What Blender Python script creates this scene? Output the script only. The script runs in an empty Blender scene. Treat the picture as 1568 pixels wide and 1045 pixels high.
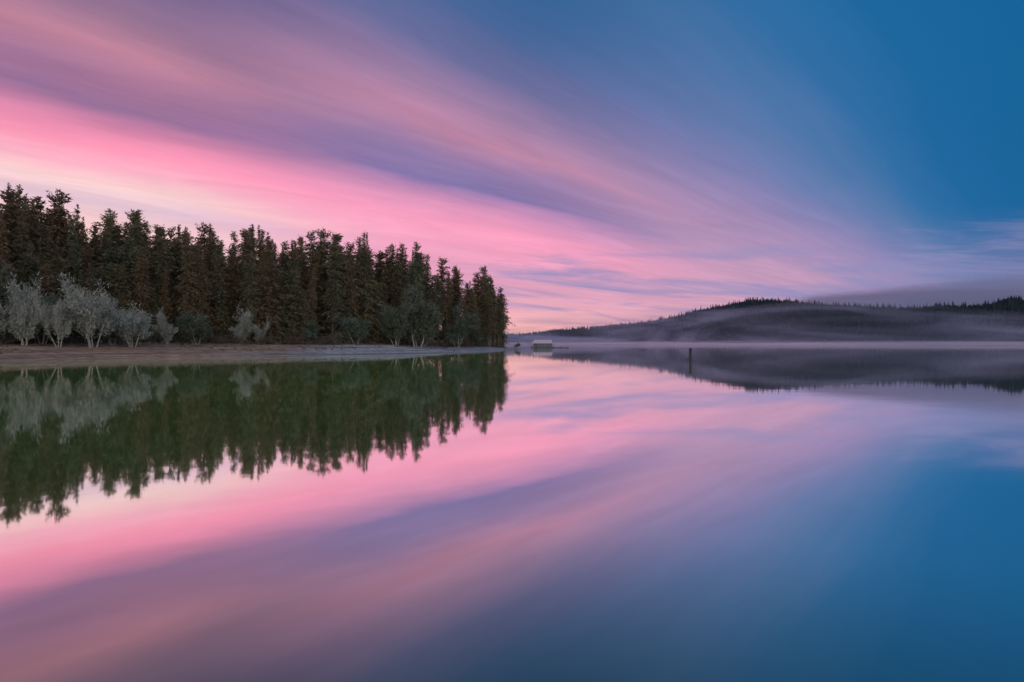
import bpy, math, random
import numpy as np
from mathutils import Vector, Matrix, noise as mnoise
random.seed(7); np.random.seed(7)
scene=bpy.context.scene
R=random.random
def U(a,b): return random.uniform(a,b)
def lin(c):
    return tuple(((v/255)/12.92 if v/255<=0.04045 else ((v/255+0.055)/1.055)**2.4) for v in c)+(1.0,)
H=3.0; F=1045.0; HZ=527.0
def bear(u): return (u-784)/F      # tan of bearing, used to survey the site

# ---------------------------------------------------------------- node helper
class NT:
    def __init__(s,nt): s.nt=nt; s.n=nt.nodes; s.l=nt.links; s.n.clear()
    def node(s,t,**k):
        x=s.n.new(t)
        for a,b in k.items(): setattr(x,a,b)
        return x
    def put(s,sock,v):
        if v is None: return
        if isinstance(v,bpy.types.NodeSocket): s.l.new(v,sock)
        else: sock.default_value=v
    def m(s,op,a,b=None,c=None,clamp=False):
        x=s.node('ShaderNodeMath',operation=op,use_clamp=clamp)
        s.put(x.inputs[0],a); s.put(x.inputs[1],b); s.put(x.inputs[2],c)
        return x.outputs[0]
    def mr(s,v,a,b,c,d,smooth=False):
        x=s.node('ShaderNodeMapRange'); x.clamp=True
        if smooth: x.interpolation_type='SMOOTHSTEP'
        s.put(x.inputs[0],v)
        for i,q in enumerate((a,b,c,d)): s.put(x.inputs[i+1],q)
        return x.outputs[0]
    def mix(s,f,a,b,blend='MIX'):
        x=s.node('ShaderNodeMix',data_type='RGBA',blend_type=blend)
        s.put(x.inputs[0],f); s.put(x.inputs[6],a); s.put(x.inputs[7],b)
        return x.outputs[2]
    def ramp(s,f,stops):
        x=s.node('ShaderNodeValToRGB'); cr=x.color_ramp
        while len(cr.elements)>1: cr.elements.remove(cr.elements[-1])
        cr.elements[0].position=stops[0][0]; cr.elements[0].color=stops[0][1]
        for p,c in stops[1:]:
            e=cr.elements.new(p); e.color=c
        s.put(x.inputs[0],f); return x.outputs[0]
    def noise(s,vec,scale,detail=4,rough=.5,dist=0):
        x=s.node('ShaderNodeTexNoise'); s.put(x.inputs['Vector'],vec)
        x.inputs['Scale'].default_value=scale; x.inputs['Detail'].default_value=detail
        x.inputs['Roughness'].default_value=rough; x.inputs['Distortion'].default_value=dist
        return x.outputs['Fac']
    def comb(s,a,b,c):
        x=s.node('ShaderNodeCombineXYZ'); s.put(x.inputs[0],a); s.put(x.inputs[1],b); s.put(x.inputs[2],c); return x.outputs[0]
def newmat(name):
    m=bpy.data.materials.new(name); m.use_nodes=True
    return m,NT(m.node_tree)

# ---------------------------------------------------------------- world / sky
w=bpy.data.worlds.new("World"); scene.world=w; w.use_nodes=True
t=NT(w.node_tree)
tc=t.node('ShaderNodeTexCoord').outputs['Generated']
nv=t.node('ShaderNodeVectorMath',operation='NORMALIZE'); t.l.new(tc,nv.inputs[0])
sp=t.node('ShaderNodeSeparateXYZ'); t.l.new(nv.outputs[0],sp.inputs[0])
X,Y,Z=sp.outputs
Z=t.m('MAXIMUM',t.m('ABSOLUTE',Z),0.0005)
den=t.m('SUBTRACT',t.m('MULTIPLY',Y,.616),t.m('MULTIPLY',X,.788))
along=t.m('ADD',t.m('MULTIPLY',X,.616),t.m('MULTIPLY',Y,.788))
theta=t.m('MULTIPLY',t.m('ARCTAN2',Z,den),180/math.pi)
hlen=t.m('SQRT',t.m('ADD',t.m('MULTIPLY',X,X),t.m('MULTIPLY',Y,Y)))
side=t.m('DIVIDE',X,t.m('MAXIMUM',hlen,.01))
elev=t.m('DIVIDE',Z,t.m('MAXIMUM',hlen,.01))
al2=t.m('DIVIDE',along,t.m('ADD',Z,.10))
lt=t.m('LOGARITHM',t.m('ADD',theta,2.0),math.e)
n1=t.noise(t.comb(t.m('MULTIPLY',lt,4.0),t.m('MULTIPLY',al2,.42),0.3),1.0,5,.55,.5)
n2=t.noise(t.comb(t.m('MULTIPLY',lt,10.0),t.m('MULTIPLY',al2,1.0),4.0),1.0,7,.64,.9)
n3=t.noise(t.comb(t.m('MULTIPLY',lt,2.2),t.m('MULTIPLY',al2,.8),9.0),1.0,3,.5,.3)
pert=t.m('ADD',1.0,t.m('ADD',t.m('MULTIPLY',t.m('SUBTRACT',n1,.5),.20),t.m('MULTIPLY',t.m('SUBTRACT',n3,.5),.14)))
th=t.m('DIVIDE',t.m('MULTIPLY',theta,pert),90.0)
def st(l): return [(a/90,lin(c)) for a,c in l]
L=st([(0,(255,222,205)),(8.5,(255,208,207)),(10.6,(230,198,215)),(12,(255,214,214)),(13.4,(255,182,202)),(15,(255,152,185)),(16.6,(228,138,174)),(18.6,(150,110,152)),(20.2,(172,120,154)),(22,(192,131,154)),(24.3,(148,114,146)),(27.5,(108,96,139)),(33,(70,90,138)),(45,(42,88,138)),(80,(26,82,136))])
M=st([(0,(255,190,178)),(2.5,(252,184,184)),(5.2,(242,176,192)),(7.8,(226,162,190)),(11.6,(246,164,195)),(14.7,(254,162,196)),(17.4,(216,148,190)),(19.8,(130,116,170)),(21.4,(144,122,170)),(24.6,(192,136,168)),(27.2,(164,129,167)),(31,(110,111,158)),(35.5,(74,103,154)),(42,(48,98,149)),(55,(30,97,151)),(80,(22,92,148))])
Rr=st([(0,(228,172,186)),(9,(216,166,190)),(15,(194,156,189)),(20,(200,157,190)),(24,(174,147,187)),(28,(168,143,186)),(34,(140,134,183)),(40,(108,127,177)),(48,(78,119,171)),(56,(50,111,166)),(68,(27,103,160)),(85,(20,100,156))])
cL,cM,cR=t.ramp(th,L),t.ramp(th,M),t.ramp(th,Rr)
c=t.mix(t.mr(side,-.5,-.12,0,1,True),cL,cM)
c=t.mix(t.mr(side,-.02,.42,0,1,True),c,cR)
wm=t.mr(theta,20,50,1,.18,True)
g=t.m('ADD',1.0,t.m('MULTIPLY',t.m('MULTIPLY',t.m('SUBTRACT',n2,.5),.46),wm))
vs=t.node('ShaderNodeVectorMath',operation='SCALE'); t.l.new(c,vs.inputs[0]); t.l.new(g,vs.inputs['Scale'])
c=vs.outputs[0]
pn=t.noise(t.comb(t.m('MULTIPLY',side,4.0),t.m('MULTIPLY',t.m('ADD',elev,t.m('MULTIPLY',side,.10)),42.0),2.0),1.0,6,.6,.5)
lm=t.m('MULTIPLY',t.mr(pn,.46,.66,0,.85,True),t.m('MULTIPLY',t.mr(elev,.02,.05,0,1,True),t.mr(elev,.10,.17,1,0,True)))
lm=t.m('MULTIPLY',lm,t.mr(side,-.15,.02,.15,1,True))
c=t.mix(lm,c,lin((150,144,192)))
hz=t.m('MULTIPLY',t.mr(elev,.03,.17,.88,0,True),t.mr(side,.34,.6,0,1,True))
c=t.mix(hz,c,lin((142,138,182)))
# glow added to the unseen sky behind the viewpoint, lights the tree fronts
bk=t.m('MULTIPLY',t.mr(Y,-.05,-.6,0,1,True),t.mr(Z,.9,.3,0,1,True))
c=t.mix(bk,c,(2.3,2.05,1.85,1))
sky=t.node('ShaderNodeTexSky',sky_type='NISHITA'); sky.sun_disc=False
sky.sun_elevation=math.radians(5.0); sky.sun_rotation=math.radians(-62)
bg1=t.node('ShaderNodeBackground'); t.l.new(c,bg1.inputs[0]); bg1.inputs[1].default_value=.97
bg2=t.node('ShaderNodeBackground'); t.l.new(sky.outputs[0],bg2.inputs[0]); bg2.inputs[1].default_value=.003
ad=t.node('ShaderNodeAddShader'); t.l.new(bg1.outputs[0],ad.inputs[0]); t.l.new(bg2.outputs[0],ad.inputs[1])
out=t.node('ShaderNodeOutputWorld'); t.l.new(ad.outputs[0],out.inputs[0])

# ---------------------------------------------------------------- sun
sd=bpy.data.lights.new("sun","SUN"); sd.energy=1.3; sd.angle=math.radians(2); sd.color=(1,.52,.40)
so=bpy.data.objects.new("sun",sd); scene.collection.objects.link(so)
az=math.radians(-62); el=math.radians(5)
so.rotation_euler=Vector((-math.sin(az)*math.cos(el),-math.cos(az)*math.cos(el),-math.sin(el))).to_track_quat('-Z','Y').to_euler()

# ---------------------------------------------------------------- materials
def foliage_mat(name,a,b,c2,transl=.25,scale=.35,lo=.35,hi=.65):
    m,t=newmat(name)
    g=t.node('ShaderNodeNewGeometry'); oi=t.node('ShaderNodeObjectInfo')
    n=t.noise(g.outputs['Position'],scale,4,.65)
    col=t.mix(t.mr(n,lo,hi,0,1),a,b)
    col=t.mix(t.m('MULTIPLY',oi.outputs['Random'],.8),col,c2)
    d=t.node('ShaderNodeBsdfDiffuse'); t.l.new(col,d.inputs[0])
    tr=t.node('ShaderNodeBsdfTranslucent'); t.l.new(col,tr.inputs[0])
    mx=t.node('ShaderNodeMixShader'); mx.inputs[0].default_value=transl
    t.l.new(d.outputs[0],mx.inputs[1]); t.l.new(tr.outputs[0],mx.inputs[2])
    o=t.node('ShaderNodeOutputMaterial'); t.l.new(mx.outputs[0],o.inputs[0]); return m
needle=foliage_mat("fir_needles",(.030,.055,.036,1),(.165,.17,.11,1),(.14,.088,.058,1),.3)
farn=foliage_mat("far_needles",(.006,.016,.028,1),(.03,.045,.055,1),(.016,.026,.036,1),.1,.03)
twig=foliage_mat("frosted_twigs",(.14,.18,.17,1),(.36,.39,.37,1),(.22,.23,.21,1),.2,.5)
twig2=foliage_mat("alder_leaves",(.04,.07,.055,1),(.14,.17,.14,1),(.09,.10,.075,1),.25,.5)
shrubm=foliage_mat("shrub_twigs",(.05,.045,.04,1),(.17,.15,.14,1),(.09,.065,.05,1),.2,.25)
def simple(name,a,b,scale,rough=.85,bump=0.0,stretch=(1,1,1)):
    m,t=newmat(name)
    tc=t.node('ShaderNodeTexCoord'); mp=t.node('ShaderNodeMapping'); t.l.new(tc.outputs['Object'],mp.inputs[0]); mp.inputs['Scale'].default_value=stretch
    n=t.noise(mp.outputs[0],scale,6,.6)
    p=t.node('ShaderNodeBsdfPrincipled'); t.l.new(t.mix(t.mr(n,.35,.65,0,1),a,b),p.inputs['Base Color']); p.inputs['Roughness'].default_value=rough
    if bump:
        bm=t.node('ShaderNodeBump'); bm.inputs['Strength'].default_value=bump; t.l.new(n,bm.inputs['Height']); t.l.new(bm.outputs[0],p.inputs['Normal'])
    o=t.node('ShaderNodeOutputMaterial'); t.l.new(p.outputs[0],o.inputs[0]); return m
bark=simple("bark",(.05,.035,.028,1),(.12,.09,.07,1),2.0,.9,.4,(1,1,.2))
palebark=simple("pale_bark",(.14,.13,.12,1),(.30,.28,.25,1),2.0,.9,.3)
pilewood=simple("weathered_piling",(.010,.010,.014,1),(.022,.02,.024,1),6.0,.8,.4,(1,1,.15))
wallm=simple("grey_blue_siding",(.03,.055,.10,1),(.05,.085,.14,1),3.0,.7,.1,(.2,1,6))
roofm=simple("metal_roof",(.34,.27,.34,1),(.44,.35,.42,1),2.0,.6,0,(1,8,1))
trimm=simple("grey_trim",(.08,.10,.13,1),(.12,.14,.17,1),4.0,.6)
darkm=simple("dark_opening",(.012,.014,.02,1),(.03,.03,.04,1),4.0,.3)
deckm=simple("deck_planks",(.025,.025,.03,1),(.05,.045,.05,1),5.0,.8,.2,(6,1,1))

bankm,t=newmat("sandy_bank")
g=t.node('ShaderNodeNewGeometry'); s3=t.node('ShaderNodeSeparateXYZ'); t.l.new(g.outputs['Position'],s3.inputs[0])
px,py,pz=s3.outputs
nA=t.noise(g.outputs['Position'],.05,5,.6); nB=t.noise(g.outputs['Position'],.6,6,.65); 
strat=t.noise(t.comb(t.m('MULTIPLY',px,.03),t.m('MULTIPLY',py,.03),t.m('MULTIPLY',pz,5.5)),1.0,4,.6,.4)
frost=t.mr(t.m('ADD',px,t.m('MULTIPLY',t.m('SUBTRACT',nA,.5),50)),-76,-48,0,.85,True)
brown=t.mix(t.mr(nB,.35,.65,0,1),(.17,.095,.065,1),(.40,.25,.175,1))
grey=t.mix(t.mr(nB,.35,.65,0,1),(.18,.185,.225,1),(.40,.41,.48,1))
col=t.mix(frost,brown,grey)
col=t.mix(t.mr(strat,.48,.60,0,.75),col,(.07,.05,.045,1))
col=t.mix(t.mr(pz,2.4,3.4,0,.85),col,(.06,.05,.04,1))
p=t.node('ShaderNodeBsdfPrincipled'); t.l.new(col,p.inputs['Base Color']); p.inputs['Roughness'].default_value=.9
bm=t.node('ShaderNodeBump'); bm.inputs['Strength'].default_value=.6; bm.inputs['Distance'].default_value=.3; t.l.new(nB,bm.inputs['Height']); t.l.new(bm.outputs[0],p.inputs['Normal'])
o=t.node('ShaderNodeOutputMaterial'); t.l.new(p.outputs[0],o.inputs[0])
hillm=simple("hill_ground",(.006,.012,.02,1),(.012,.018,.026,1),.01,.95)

# water: mirror surface over a body colour, greened on the wooded side to tint tree reflections
watm,t=newmat("lake_water")
lw=t.node('ShaderNodeLayerWeight'); lw.inputs[0].default_value=.5
gv=lambda v:(v,v*.975,v*.97,1)
fcol=t.ramp(lw.outputs['Facing'],[(0,gv(.05)),(.30,gv(.14)),(.55,gv(.33)),(.64,gv(.55)),(.74,gv(.83)),(.88,gv(.95)),(1,gv(.99))])
g=t.node('ShaderNodeNewGeometry'); ws=t.node('ShaderNodeSeparateXYZ'); t.l.new(g.outputs['Position'],ws.inputs[0])
refl_green=t.mr(ws.outputs[0],14,-14,0,1,True)
df=t.node('ShaderNodeBsdfDiffuse'); t.l.new(t.mix(refl_green,(.008,.014,.014,1),(.022,.044,.011,1)),df.inputs[0])
gl=t.node('ShaderNodeBsdfGlossy'); t.l.new(fcol,gl.inputs[0]); gl.inputs['Roughness'].default_value=.030
nn=t.noise(g.outputs['Position'],.35,3,.5)
bm=t.node('ShaderNodeBump'); bm.inputs['Strength'].default_value=.05; bm.inputs['Distance'].default_value=.05; t.l.new(nn,bm.inputs['Height']); t.l.new(bm.outputs[0],gl.inputs['Normal'])
mx=t.node('ShaderNodeAddShader'); t.l.new(df.outputs[0],mx.inputs[0]); t.l.new(gl.outputs[0],mx.inputs[1])
o=t.node('ShaderNodeOutputMaterial'); t.l.new(mx.outputs[0],o.inputs[0])

# ---------------------------------------------------------------- mesh helpers
def mkmesh(name,V,Fc,mats,midx=None,smooth=False):
    me=bpy.data.meshes.new(name); me.from_pydata([tuple(v) for v in V],[],Fc)
    for m in mats: me.materials.append(m)
    if midx is not None: me.polygons.foreach_set('material_index',midx)
    if smooth: me.polygons.foreach_set('use_smooth',[True]*len(me.polygons))
    me.update(); return me
def obj(name,me,loc=(0,0,0),parent=None,rot=(0,0,0),sc=(1,1,1)):
    o=bpy.data.objects.new(name,me); o.location=loc; o.rotation_euler=rot; o.scale=sc
    scene.collection.objects.link(o)
    if parent: o.parent=parent
    return o
def tube(V,Fc,p0,p1,r0,r1,n=5):
    d=(p1-p0); 
    if d.length<1e-5: return
    q=d.to_track_quat('Z','Y'); b=len(V)
    for p,r in ((p0,r0),(p1,r1)):
        for i in range(n):
            a=2*math.pi*i/n; V.append(p+q@Vector((math.cos(a)*r,math.sin(a)*r,0)))
    for i in range(n):
        j=(i+1)%n; Fc.append((b+i,b+j,b+n+j,b+n+i))

me=mkmesh("water",[(-14000,-6000,0),(14000,-6000,0),(14000,16000,0),(-14000,16000,0)],[(0,1,2,3)],[watm])
obj("lake_water",me)

# ---------------------------------------------------------------- peninsula terrain
shore=[(-700,40),(-300,58),(-160,68),(-112,80),(-88,102),(-82,120),(-77,147),(-63,168),(-44,190),(-20,230),(-5,300),(2,350),(11,405),(7,436),(-14,452),(-60,482),(-150,560),(-300,640),(-700,700)]
S=np.array(shore,float); S2=np.roll(S,-1,axis=0)
def sdist(x,y):
    x=np.asarray(x,float); y=np.asarray(y,float)
    d=np.full(x.shape,1e9); ins=np.zeros(x.shape,bool)
    for (ax,ay),(bx,by) in zip(S,S2):
        ex,ey=bx-ax,by-ay; tt=np.clip(((x-ax)*ex+(y-ay)*ey)/(ex*ex+ey*ey),0,1)
        d=np.minimum(d,np.hypot(x-ax-tt*ex,y-ay-tt*ey))
        if ey!=0:
            c=((ay>y)!=(by>y))&(x<(ex)*(y-ay)/ey+ax); ins^=c
    return np.where(ins,d,-d)
def gz(x,y):
    s=sdist(x,y)
    nz=2.6*np.sin(x*.061+y*.043)+1.7*np.sin(x*.13-y*.09+1.3)+.8*np.sin(x*.31+y*.27)
    s=s+nz*np.clip(np.abs(s)/8+.35,0,1)
    f=np.clip(s/38,0,1)
    z=3.3*(f*.65+.35*f*f*(3-2*f))
    z=z+.10*np.sin(z*9+x*.05)*np.clip(s/4,0,1)+np.clip(s-34,0,400)*.02
    return np.where(s<0,np.maximum(s*.12,-3),z)
def heightgrid(x0,x1,nx,y0,y1,ny,name):
    xs=np.linspace(x0,x1,nx); ys=np.linspace(y0,y1,ny); XX,YY=np.meshgrid(xs,ys); ZZ=gz(XX,YY)
    V=np.stack([XX.ravel(),YY.ravel(),ZZ.ravel()],1).tolist()
    Fc=[(j*nx+i,j*nx+i+1,(j+1)*nx+i+1,(j+1)*nx+i) for j in range(ny-1) for i in range(nx-1)]
    return mkmesh(name,V,Fc,[bankm],smooth=True)
obj("shore_ground",heightgrid(-420,30,226,50,640,296,"shore_ground"))

# ---------------------------------------------------------------- conifers
def conifer(H0,cb,Rad,seed,dens=1.0,leaf=1.0,pw=.62):
    random.seed(seed)
    V=[];Fc=[];MI=[]
    lean=Vector((U(-1,1),U(-1,1),0))
    def ax(z): return lean*(z/H0)**2+Vector((0,0,z))
    seg=7; base=H0*.0085+.05
    for i in range(seg):
        z0=H0*i/seg; z1=H0*(i+1)/seg
        tube(V,Fc,ax(z0),ax(z1),base*(1-i/seg)**.8+.02,base*(1-(i+1)/seg)**.8+.02,6)
    for i in range(10):
        z=U(.08,cb)*H0; a=U(0,6.28); l=U(.5,1.8)
        tube(V,Fc,ax(z),ax(z)+Vector((math.cos(a)*l,math.sin(a)*l,U(-.4,.2))),.05,.015,3)
    MI=[0]*len(Fc)
    z=H0*cb; side=U(0,6.28); ph=U(0,6.28)
    while z<H0*.985:
        tt=(H0-z)/(H0*(1-cb))
        prof=min(1.0,(tt**pw)*1.10)*(1 if tt<.72 else 1-.4*((tt-.72)/.28))
        nb=int((6 if tt>.15 else 5)*dens)
        lvl=U(.82,1.12)*(1+.14*math.sin(z*.55+ph))
        for k in range(nb):
            a=U(0,6.28)
            l=(Rad*prof*lvl*U(.5,1.2)*(1+.2*math.cos(a-side+z*.12))+.2)
            if R()<.08: l*=1.25
            if R()<.10: continue
            up=(.8 if tt<.15 else .25-.75*tt)
            d=Vector((math.cos(a),math.sin(a),up)).normalized()
            sidev=Vector((-math.sin(a),math.cos(a),0))
            p0=ax(z+U(-.6,.6))
            nf=max(4,int(l*2.8))
            for q in range(nf):
                s=(q+.6)/nf
                c=p0+d*(l*s)+Vector((0,0,-.10*l*s*s))+sidev*U(-.30,.30)*l*(1-.55*s)*.8+Vector((0,0,U(-.35,.3)))
                sz=U(.45,1.05)*leaf*(.5+.5*min(1,l/2.5))
                dir1=(d+sidev*U(-1,1)+Vector((0,0,U(-.7,.25)))).normalized()*sz
                dir2=Vector((U(-1,1),U(-1,1),U(-.9,.3))).normalized()*sz*.7
                b=len(V)
                V.extend([c-dir1*.35-dir2*.4,c-dir1*.2+dir2*.6,c+dir1*.8+Vector((0,0,-.12*sz))])
                Fc.append((b,b+1,b+2)); MI.append(1)
        z+=U(.45,.8)*(.62+.38*tt)*max(.6,H0/40)
    return mkmesh("fir",V,Fc,[bark,needle],MI)
tall=[conifer(40,c,r,100+i,dens=1.35,leaf=1.1,pw=pw) for i,(c,r,pw) in enumerate([(.20,6.2,.62),(.30,6.0,.5),(.16,6.6,.8),(.34,6.6,.45),(.22,5.2,.6),(.18,7.0,.7),(.27,6.4,.55),(.38,5.6,.42),(.25,4.8,.75),(.35,6.2,.38)])]
low=[conifer(16,c,r,200+i,dens=1.2,leaf=.9) for i,(c,r) in enumerate([(.04,4.2),(.08,3.8),(.05,4.8)])]
random.seed(11)
sky_u=[-400,-200,0,20,60,90,135,180,225,250,285,320,345,380,410,440,490,515,540,560,582,600,638,660,690,720,745,765,782]
sky_v=[250,262,286,286,310,298,328,316,330,354,336,338,362,346,348,368,350,350,364,354,390,376,370,394,400,426,406,438,470]
fr_u=[-400,0,250,400,500,600,700,745,778]
fr_D=[120,158,196,214,232,258,305,345,385]
forest=bpy.data.objects.new("conifer_forest",None); scene.collection.objects.link(forest)
def plant(u,D,hf,pool,parent,name,sxy=None,H0=40):
    a=bear(u); x=a*D; y=D
    g=float(gz(np.array([x]),np.array([y]))[0])
    if g<.8: return None
    top=H+(HZ-np.interp(u,sky_u,sky_v))/F*D
    hh=(top-g)*hf; s=hh/H0
    w=s*(sxy or U(.65,1.12))
    return obj(name,random.choice(pool),(x,y,g-.2),parent,(0,0,U(0,6.28)),(w,w,s))
for row in range(7):
    u=-330+U(0,20)
    while u<776:
        D0=np.interp(u,fr_u,fr_D)
        maxrow=7 if u<560 else (5 if u<640 else 4)
        D=D0+row*(8.0 if u<600 else 7)+U(-3,3)
        if row<maxrow:
            hf=U(.95,1.03) if R()<.38 else U(.77,.94)
            if row==0: hf*=U(.68,1.0)
            plant(u,D,hf,tall,forest,"fir")
        u+=U(3.4,8.4)*F/D
for i in range(300):
    u=U(-300,778); D=np.interp(u,fr_u,fr_D)+U(-3,34 if u<560 else 14)
    x=bear(u)*D; g=float(gz(np.array([x]),np.array([D]))[0])
    if g<1: continue
    if 630<u<700 and R()<.5: continue
    s=U(.6,1.4)*(1.0 if u<600 else .85)
    obj("young_fir",random.choice(low),(x,D,g-.1),forest,(0,0,U(0,6.28)),(s,s,s*U(.9,1.2)))
for u,D,hf,sx in ((638,262,1.0,.72),(606,262,.97,.85),(697,312,1.0,.62),(744,350,1.0,.72),(727,352,.97,.65),(735,358,.93,.8),(752,360,.96,.8),(758,366,.86,.9),(766,378,1.0,.9),(775,384,.95,1.0),(716,330,.9,.7),(560,246,1.0,.9)):
    plant(u,D,hf,tall,None,"fir_tree",sx)

# ---------------------------------------------------------------- broadleaf (frosted willow / alder)
def broad(Ht,spread,seed,stems=4,mat_t=None,nt=5,tl=1.0):
    random.seed(seed); V=[];Fc=[]; T=[]
    def grow(p,d,l,r,dep):
        n=3; pp=p
        for i in range(n):
            d=(d+Vector((U(-.18,.18),U(-.18,.18),U(.0,.14)))).normalized()
            q=pp+d*(l/n); tube(V,Fc,pp,q,max(.03,r*(1-i*.2)),max(.02,r*(1-(i+1)*.2)),5 if dep<2 else 3); pp=q
            T.append((pp.copy(),d.copy()))
            if dep<3:
                for k in range(2 if i==2 else random.choice((1,1,2))):
                    a=U(0,6.28); s=U(.4,1.1)*spread
                    nd=(d+Vector((math.cos(a)*s,math.sin(a)*s,U(-.35,.3)))).normalized()
                    grow(pp,nd,l*U(.4,.75),r*.5,dep+1)
    for s in range(stems):
        a=s*6.28/stems+U(-.8,.8); grow(Vector((math.cos(a)*.8,math.sin(a)*.8,0)),Vector((math.cos(a)*U(.2,.7)*spread,math.sin(a)*U(.2,.7)*spread,1)).normalized(),Ht*U(.26,.55),Ht*.011,0)
    MI=[0]*len(Fc)
    for p,d in T:
        for k in range(nt):
            v=(d*.5+Vector((U(-1,1),U(-1,1),U(-.7,1)))).normalized()*U(.4,1.3)*tl
            c=p+Vector((U(-.8,.8),U(-.8,.8),U(-.9,.7)))*tl
            sdv=Vector((U(-1,1),U(-1,1),U(-1,1))).normalized()*U(.05,.15)*tl
            b=len(V); V.extend([c-sdv,c+sdv,c+v]); Fc.append((b,b+1,b+2)); MI.append(1)
    return mkmesh("broadleaf",V,Fc,[palebark,mat_t],MI)
wil=[broad(14,.95,300+i,5,twig,4,1.0) for i in range(4)]
ald=[broad(14,.85,320+i,4,twig2,8,1.2) for i in range(3)]
random.seed(21)
zt={m.name:max(v.co.z for v in m.vertices) for m in wil+ald}
for nm,pool,u,D,vtop,sx in [
    ("willow_tree",wil,38,150,408,.6),("willow_tree",wil,90,152,436,.6),("willow_tree",wil,143,157,420,.75),("willow_tree",wil,203,166,456,1.0),("willow_tree",wil,256,180,466,.6),("willow_tree",wil,-25,146,410,.9),("alder_tree",ald,66,158,440,.8),("alder_tree",ald,116,170,450,.8),("alder_tree",ald,172,168,470,.8),
    ("willow_tree",wil,370,206,466,.8),("willow_tree",wil,398,208,478,.6),("alder_tree",ald,8,152,395,.9),("alder_tree",ald,640,250,428,.8),("alder_tree",ald,606,246,455,.8),("alder_tree",ald,700,296,456,.8),("alder_tree",ald,545,236,480,1.0),("alder_tree",ald,470,224,486,1.1),("alder_tree",ald,722,322,476,.8),("alder_tree",ald,300,190,474,1.1)]:
    m=random.choice(pool); x=bear(u)*D; g=float(gz(np.array([x]),np.array([D]))[0])
    hh=H+(HZ-vtop)/F*D-g; s=hh/zt[m.name]
    obj(nm,m,(x,D,g-.1),None,(0,0,U(0,6.28)),(s*sx,s*sx,s))
bt=broad(7,.8,355,1,shrubm,3,.5); D=392; x=bear(787)*D
obj("bare_tree",bt,(x,D,float(gz(np.array([x]),np.array([D]))[0])-.1),None,(0,math.radians(22),1.0),(1.1,1.1,1.1))

random.seed(31)
V=[];Fc=[]
for i in range(650):
    u=U(-300,776); D=np.interp(u,fr_u,fr_D)+U(-9,12); x=bear(u)*D; y=D
    g=float(gz(np.array([x]),np.array([y]))[0])
    if g<1.5: continue
    r=U(.8,2.8); hh=r*U(.8,1.8)
    for k in range(int(80*r)):
        a=U(0,6.28); rr=r*math.sqrt(R()); zz=hh*math.sqrt(max(0,1-(rr/r)**2))*U(.1,1.05)
        c=Vector((x+rr*math.cos(a),y+rr*math.sin(a),g+zz))
        v=Vector((math.cos(a)*.5,math.sin(a)*.5,U(.1,1.2))).normalized()*U(.25,.7)
        s=Vector((U(-1,1),U(-1,1),U(-.4,.4))).normalized()*U(.06,.18)
        b=len(V); V.extend([c-s,c+s,c+v]); Fc.append((b,b+1,b+2))
obj("shoreline_shrubs",mkmesh("shrubs",V,Fc,[shrubm]))

V=[];Fc=[]
for i in range(170):
    u=U(-20,700); D=np.interp(u,fr_u,fr_D)-U(4,32); x=bear(u)*D
    g=float(gz(np.array([x]),np.array([D]))[0])
    if g<.25: continue
    a=U(0,3.14)
    if R()<.35:
        l=U(1,4.5); p=Vector((x,D,g+.12)); q=p+Vector((math.cos(a)*l,math.sin(a)*l*.5,0)); q.z=float(gz(np.array([q.x]),np.array([q.y]))[0])+U(.1,.4)
        tube(V,Fc,p,q,U(.12,.26),.06,6)
        if R()<.5: tube(V,Fc,p.lerp(q,.5),p.lerp(q,.6)+Vector((U(-.4,.4),0,U(.4,.9))),.07,.02,4)
    else:
        r=U(.15,.5); tube(V,Fc,Vector((x,D,g-.1)),Vector((x+U(-.1,.1),D,g+r)),r*1.3,r*.55,6); b=len(V)-6; Fc.append(tuple(range(b,b+6)))
obj("driftwood_debris",mkmesh("drift",V,Fc,[bark]))

# ---------------------------------------------------------------- far hills
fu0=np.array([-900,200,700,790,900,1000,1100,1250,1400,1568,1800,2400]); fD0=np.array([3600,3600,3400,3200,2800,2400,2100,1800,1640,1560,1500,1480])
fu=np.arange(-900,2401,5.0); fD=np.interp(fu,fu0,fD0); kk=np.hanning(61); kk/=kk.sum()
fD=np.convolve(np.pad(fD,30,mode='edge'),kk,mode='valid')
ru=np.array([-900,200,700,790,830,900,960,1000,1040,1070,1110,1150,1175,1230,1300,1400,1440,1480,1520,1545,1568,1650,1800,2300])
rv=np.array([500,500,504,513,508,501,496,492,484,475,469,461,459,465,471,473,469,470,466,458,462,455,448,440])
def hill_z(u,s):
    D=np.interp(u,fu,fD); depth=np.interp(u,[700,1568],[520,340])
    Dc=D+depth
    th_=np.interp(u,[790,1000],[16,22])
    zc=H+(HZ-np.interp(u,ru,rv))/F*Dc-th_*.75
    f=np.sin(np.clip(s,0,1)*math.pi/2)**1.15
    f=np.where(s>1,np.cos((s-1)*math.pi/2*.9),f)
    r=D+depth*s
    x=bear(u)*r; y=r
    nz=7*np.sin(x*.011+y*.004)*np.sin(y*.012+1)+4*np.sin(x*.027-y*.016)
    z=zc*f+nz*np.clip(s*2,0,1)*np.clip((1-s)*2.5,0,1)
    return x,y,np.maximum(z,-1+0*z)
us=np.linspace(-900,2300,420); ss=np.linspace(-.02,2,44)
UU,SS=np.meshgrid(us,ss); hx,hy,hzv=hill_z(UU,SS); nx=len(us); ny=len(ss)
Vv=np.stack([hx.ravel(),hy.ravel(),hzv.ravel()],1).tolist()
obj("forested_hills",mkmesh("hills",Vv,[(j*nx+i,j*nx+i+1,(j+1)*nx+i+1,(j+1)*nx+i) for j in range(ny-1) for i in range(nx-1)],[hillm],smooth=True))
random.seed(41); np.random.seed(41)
N=20000
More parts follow.
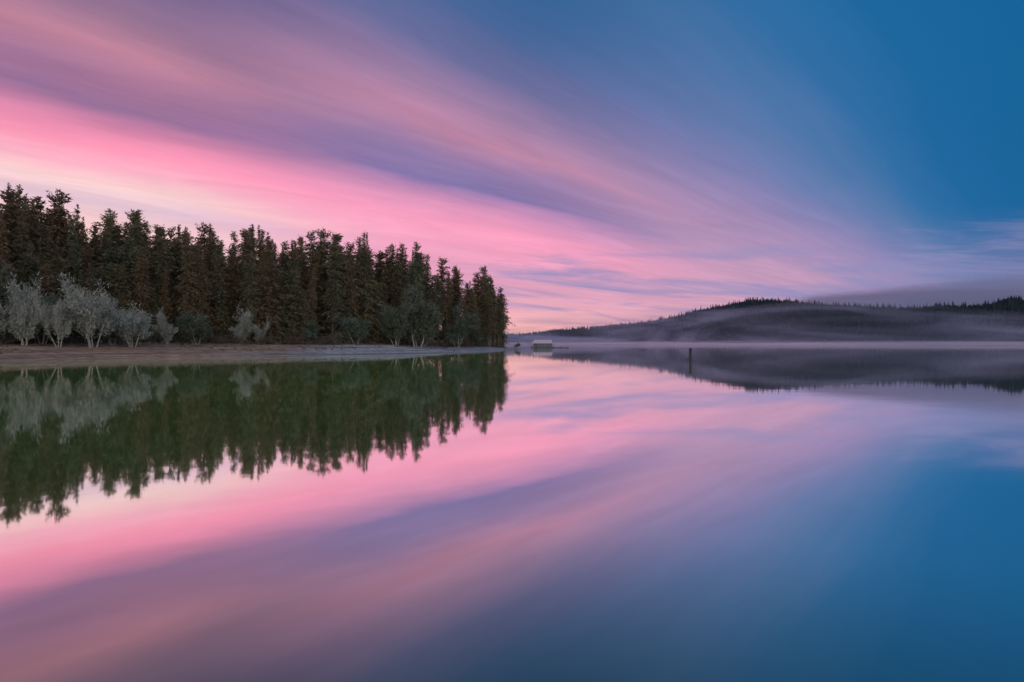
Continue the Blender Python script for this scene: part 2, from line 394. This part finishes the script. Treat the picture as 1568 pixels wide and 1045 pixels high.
uu=np.concatenate([np.random.uniform(770,1700,N),np.random.uniform(1000,1700,2200),np.random.uniform(200,790,700)])
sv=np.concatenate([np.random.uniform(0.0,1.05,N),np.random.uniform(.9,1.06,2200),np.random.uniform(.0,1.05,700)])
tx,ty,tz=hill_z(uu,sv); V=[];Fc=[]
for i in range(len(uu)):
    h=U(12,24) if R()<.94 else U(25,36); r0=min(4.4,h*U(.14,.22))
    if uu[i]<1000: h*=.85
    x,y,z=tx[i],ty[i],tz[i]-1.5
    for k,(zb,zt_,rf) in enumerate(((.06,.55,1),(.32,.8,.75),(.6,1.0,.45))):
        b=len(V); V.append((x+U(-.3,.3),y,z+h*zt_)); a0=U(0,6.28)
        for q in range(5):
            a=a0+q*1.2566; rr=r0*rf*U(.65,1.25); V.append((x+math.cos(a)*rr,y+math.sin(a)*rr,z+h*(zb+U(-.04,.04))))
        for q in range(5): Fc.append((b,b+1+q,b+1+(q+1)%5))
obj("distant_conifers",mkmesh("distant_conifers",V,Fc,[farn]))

# ---------------------------------------------------------------- mist banks along the far shore
def mist_mat(name,dens,lo,hi,nscale,seed,col,floor_=0.1,h0=.3,rag=.5,hs=2.6,shear=2.2,thin=.5):
    m,t=newmat(name)
    uv=t.node('ShaderNodeUVMap').outputs[0]; s=t.node('ShaderNodeSeparateXYZ'); t.l.new(uv,s.inputs[0])
    a,hgt=s.outputs[0],s.outputs[1]
    n=t.noise(t.comb(t.m('MULTIPLY',t.m('ADD',a,t.m('MULTIPLY',hgt,shear)),nscale),t.m('MULTIPLY',hgt,hs),seed),1.0,5,.5,.6)
    hp=t.m('ADD',hgt,t.m('MULTIPLY',t.m('SUBTRACT',.5,n),rag*2))
    top=t.mr(hp,h0,1.0,1,0,True)
    top=t.m('MULTIPLY',top,t.mr(hgt,.6,1.0,1,0,True))
    al=t.m('MULTIPLY',t.m('MULTIPLY',top,t.mr(n,lo,hi,floor_,1,True)),dens)
    al=t.m('MULTIPLY',al,t.m('MULTIPLY',t.mr(a,0,4,0,1,True),t.mr(a,13,27,1,thin,True)))
    d=t.node('ShaderNodeBsdfDiffuse'); d.inputs[0].default_value=col
    tl=t.node('ShaderNodeBsdfTranslucent'); tl.inputs[0].default_value=col
    mx=t.node('ShaderNodeMixShader'); mx.inputs[0].default_value=.5; t.l.new(d.outputs[0],mx.inputs[1]); t.l.new(tl.outputs[0],mx.inputs[2])
    tr=t.node('ShaderNodeBsdfTransparent')
    m2=t.node('ShaderNodeMixShader'); t.l.new(al,m2.inputs[0]); t.l.new(tr.outputs[0],m2.inputs[1]); t.l.new(mx.outputs[0],m2.inputs[2])
    o=t.node('ShaderNodeOutputMaterial'); t.l.new(m2.outputs[0],o.inputs[0]); return m
mist=bpy.data.objects.new("mist",None); scene.collection.objects.link(mist)
def sheet(name,mat,u0,u1,soff,h0,h1,n=120):
    V=[];Fc=[];uvs=[]; acc=0; prev=None
    for i in range(n+1):
        u=u0+(u1-u0)*i/n; D=np.interp(u,fu,fD); dep=np.interp(u,[700,1568],[520,340]); r=D+dep*soff
        p=(bear(u)*r,r)
        if prev: acc+=math.hypot(p[0]-prev[0],p[1]-prev[1])/100
        prev=p
        hh=h1(u) if callable(h1) else h1
        V.append((p[0],p[1],h0)); V.append((p[0],p[1],hh)); uvs.append(acc)
    for i in range(n): Fc.append((2*i,2*i+2,2*i+3,2*i+1))
    me=mkmesh(name,V,Fc,[mat],smooth=True); ul=me.uv_layers.new(name="UVMap")
    for p in me.polygons:
        for li in p.loop_indices:
            vi=me.loops[li].vertex_index; ul.data[li].uv=(uvs[vi//2],vi%2)
    obj(name,me,(0,0,0),mist)
mc=(.38,.40,.66,1)
hA=lambda u:np.interp(u,[790,1000,1180,1400,1568],[145,145,130,105,85])
hB=lambda u:np.interp(u,[790,1000,1180,1400,1568],[150,160,165,140,120])
sheet("mist_low",mist_mat("mist_low",.8,.25,.5,.25,1.0,(.52,.48,.70,1),.4,.2,.3,thin=.8),700,2100,-.12,.2,lambda u:np.interp(u,[790,1568],[19,12]))
sheet("mist_a",mist_mat("mist_a",.62,.42,.68,.12,7.0,mc,.20,.0,.35,1.7,3.5,.6),650,2100,-.04,.2,hA)
sheet("mist_b",mist_mat("mist_b",.62,.43,.67,.16,13.0,mc,.12,.0,.4,2.4,-3.5,.75),650,2100,-.08,.2,hB)
sheet("mist_c",mist_mat("mist_c",.40,.46,.66,.25,23.0,mc,.04,.1,.5,2.6,3.0,.7),650,2100,.4,.2,hB)
sheet("mist_crest",mist_mat("mist_crest",.97,.32,.50,.13,31.0,(.27,.29,.48,1),.4,.4,.45,thin=1.0),1060,2300,1.2,30,lambda u:np.interp(u,[1100,1250,1568],[145,220,265]))

# ---------------------------------------------------------------- boathouse
def box(V,Fc,MI,x0,x1,y0,y1,z0,z1,mi):
    b=len(V); V.extend([(x0,y0,z0),(x1,y0,z0),(x1,y1,z0),(x0,y1,z0),(x0,y0,z1),(x1,y0,z1),(x1,y1,z1),(x0,y1,z1)])
    for f in ((0,3,2,1),(4,5,6,7),(0,1,5,4),(1,2,6,5),(2,3,7,6),(3,0,4,7)): Fc.append(tuple(b+i for i in f)); MI.append(mi)
bh=bpy.data.objects.new("boathouse",None); bh.location=(bear(831)*520,520,0); bh.rotation_euler=(0,0,math.radians(-6)); bh.scale=(1.15,1.15,1.2); scene.collection.objects.link(bh)
def part(name,build,mat):
    V=[];Fc=[];MI=[]; build(V,Fc,MI); obj(name,mkmesh(name,V,Fc,[mat],[0]*len(Fc)),(0,0,0),bh)
part("float",lambda V,F_,M_:(box(V,F_,M_,-7.4,7.4,-4.2,4,-.3,.45,0),box(V,F_,M_,7.4,17,-1.5,.3,-.2,.35,0)),deckm)
part("walls",lambda V,F_,M_:box(V,F_,M_,-6.2,6.2,-3,3,.455,2.9,0),wallm)
def roofb(V,F_,M_):
    b=len(V); V.extend([(-6.8,-3.7,2.85),(6.8,-3.7,2.85),(5.6,0,4.9),(-5.6,0,4.9),(-6.8,3.7,2.85),(6.8,3.7,2.85),(-6.8,-3.7,3.02),(6.8,-3.7,3.02),(5.6,0,5.1),(-5.6,0,5.1),(-6.8,3.7,3.02),(6.8,3.7,3.02)])
    for f in ((6,7,8,9),(9,8,11,10),(0,3,2,1),(3,4,5,2),(0,1,7,6),(4,10,11,5),(0,6,9,10,4,3),(1,2,5,11,8,7)): F_.append(tuple(b+i for i in f)); M_.append(0)
part("roof",roofb,roofm)
part("openings",lambda V,F_,M_:[box(V,F_,M_,x,x+w_,-3.03,-2.9,z0,2.35,0) for x,w_,z0 in ((-5.4,2.6,.6),(-1.8,1.0,1.3),(.2,1.0,1.3),(2.4,2.8,.6))],darkm)
part("trim",lambda V,F_,M_:[box(V,F_,M_,x,x+.14,-3.07,-2.95,.46,2.8,0) for x in (-6.2,-2.5,-.55,1.5,6.06)],trimm)
part("mooring_posts",lambda V,F_,M_:[box(V,F_,M_,x,x+.25,y,y+.25,-1,1.6,0) for x,y in ((-7.3,-4.1),(7.05,-4.1),(16.6,-1.4),(12,-1.4))],pilewood)

# ---------------------------------------------------------------- channel piling
D=118; V=[];Fc=[]
segs=[(-3,.27),(0,.26),(.5,.25),(1.2,.24),(1.85,.23),(1.87,.29),(2.1,.29),(2.3,.10)]
for (z0,r0),(z1,r1) in zip(segs[:-1],segs[1:]): tube(V,Fc,Vector((0,0,z0)),Vector((0,0,z1)),r0,r1,12)
obj("wooden_piling",mkmesh("piling",V,Fc,[pilewood]),(bear(1057)*D,D,0),None,(0,math.radians(.8),0))

# ---------------------------------------------------------------- camera
cd=bpy.data.cameras.new("camera"); cd.lens=24; cd.sensor_width=36; cd.clip_end=40000; cd.clip_start=.1
co=bpy.data.objects.new("camera",cd); co.location=(0,0,H); co.rotation_euler=(math.radians(90+.247),0,0)
scene.collection.objects.link(co); scene.camera=co
scene.view_settings.view_transform='Standard'; scene.view_settings.look='None'; scene.view_settings.exposure=0
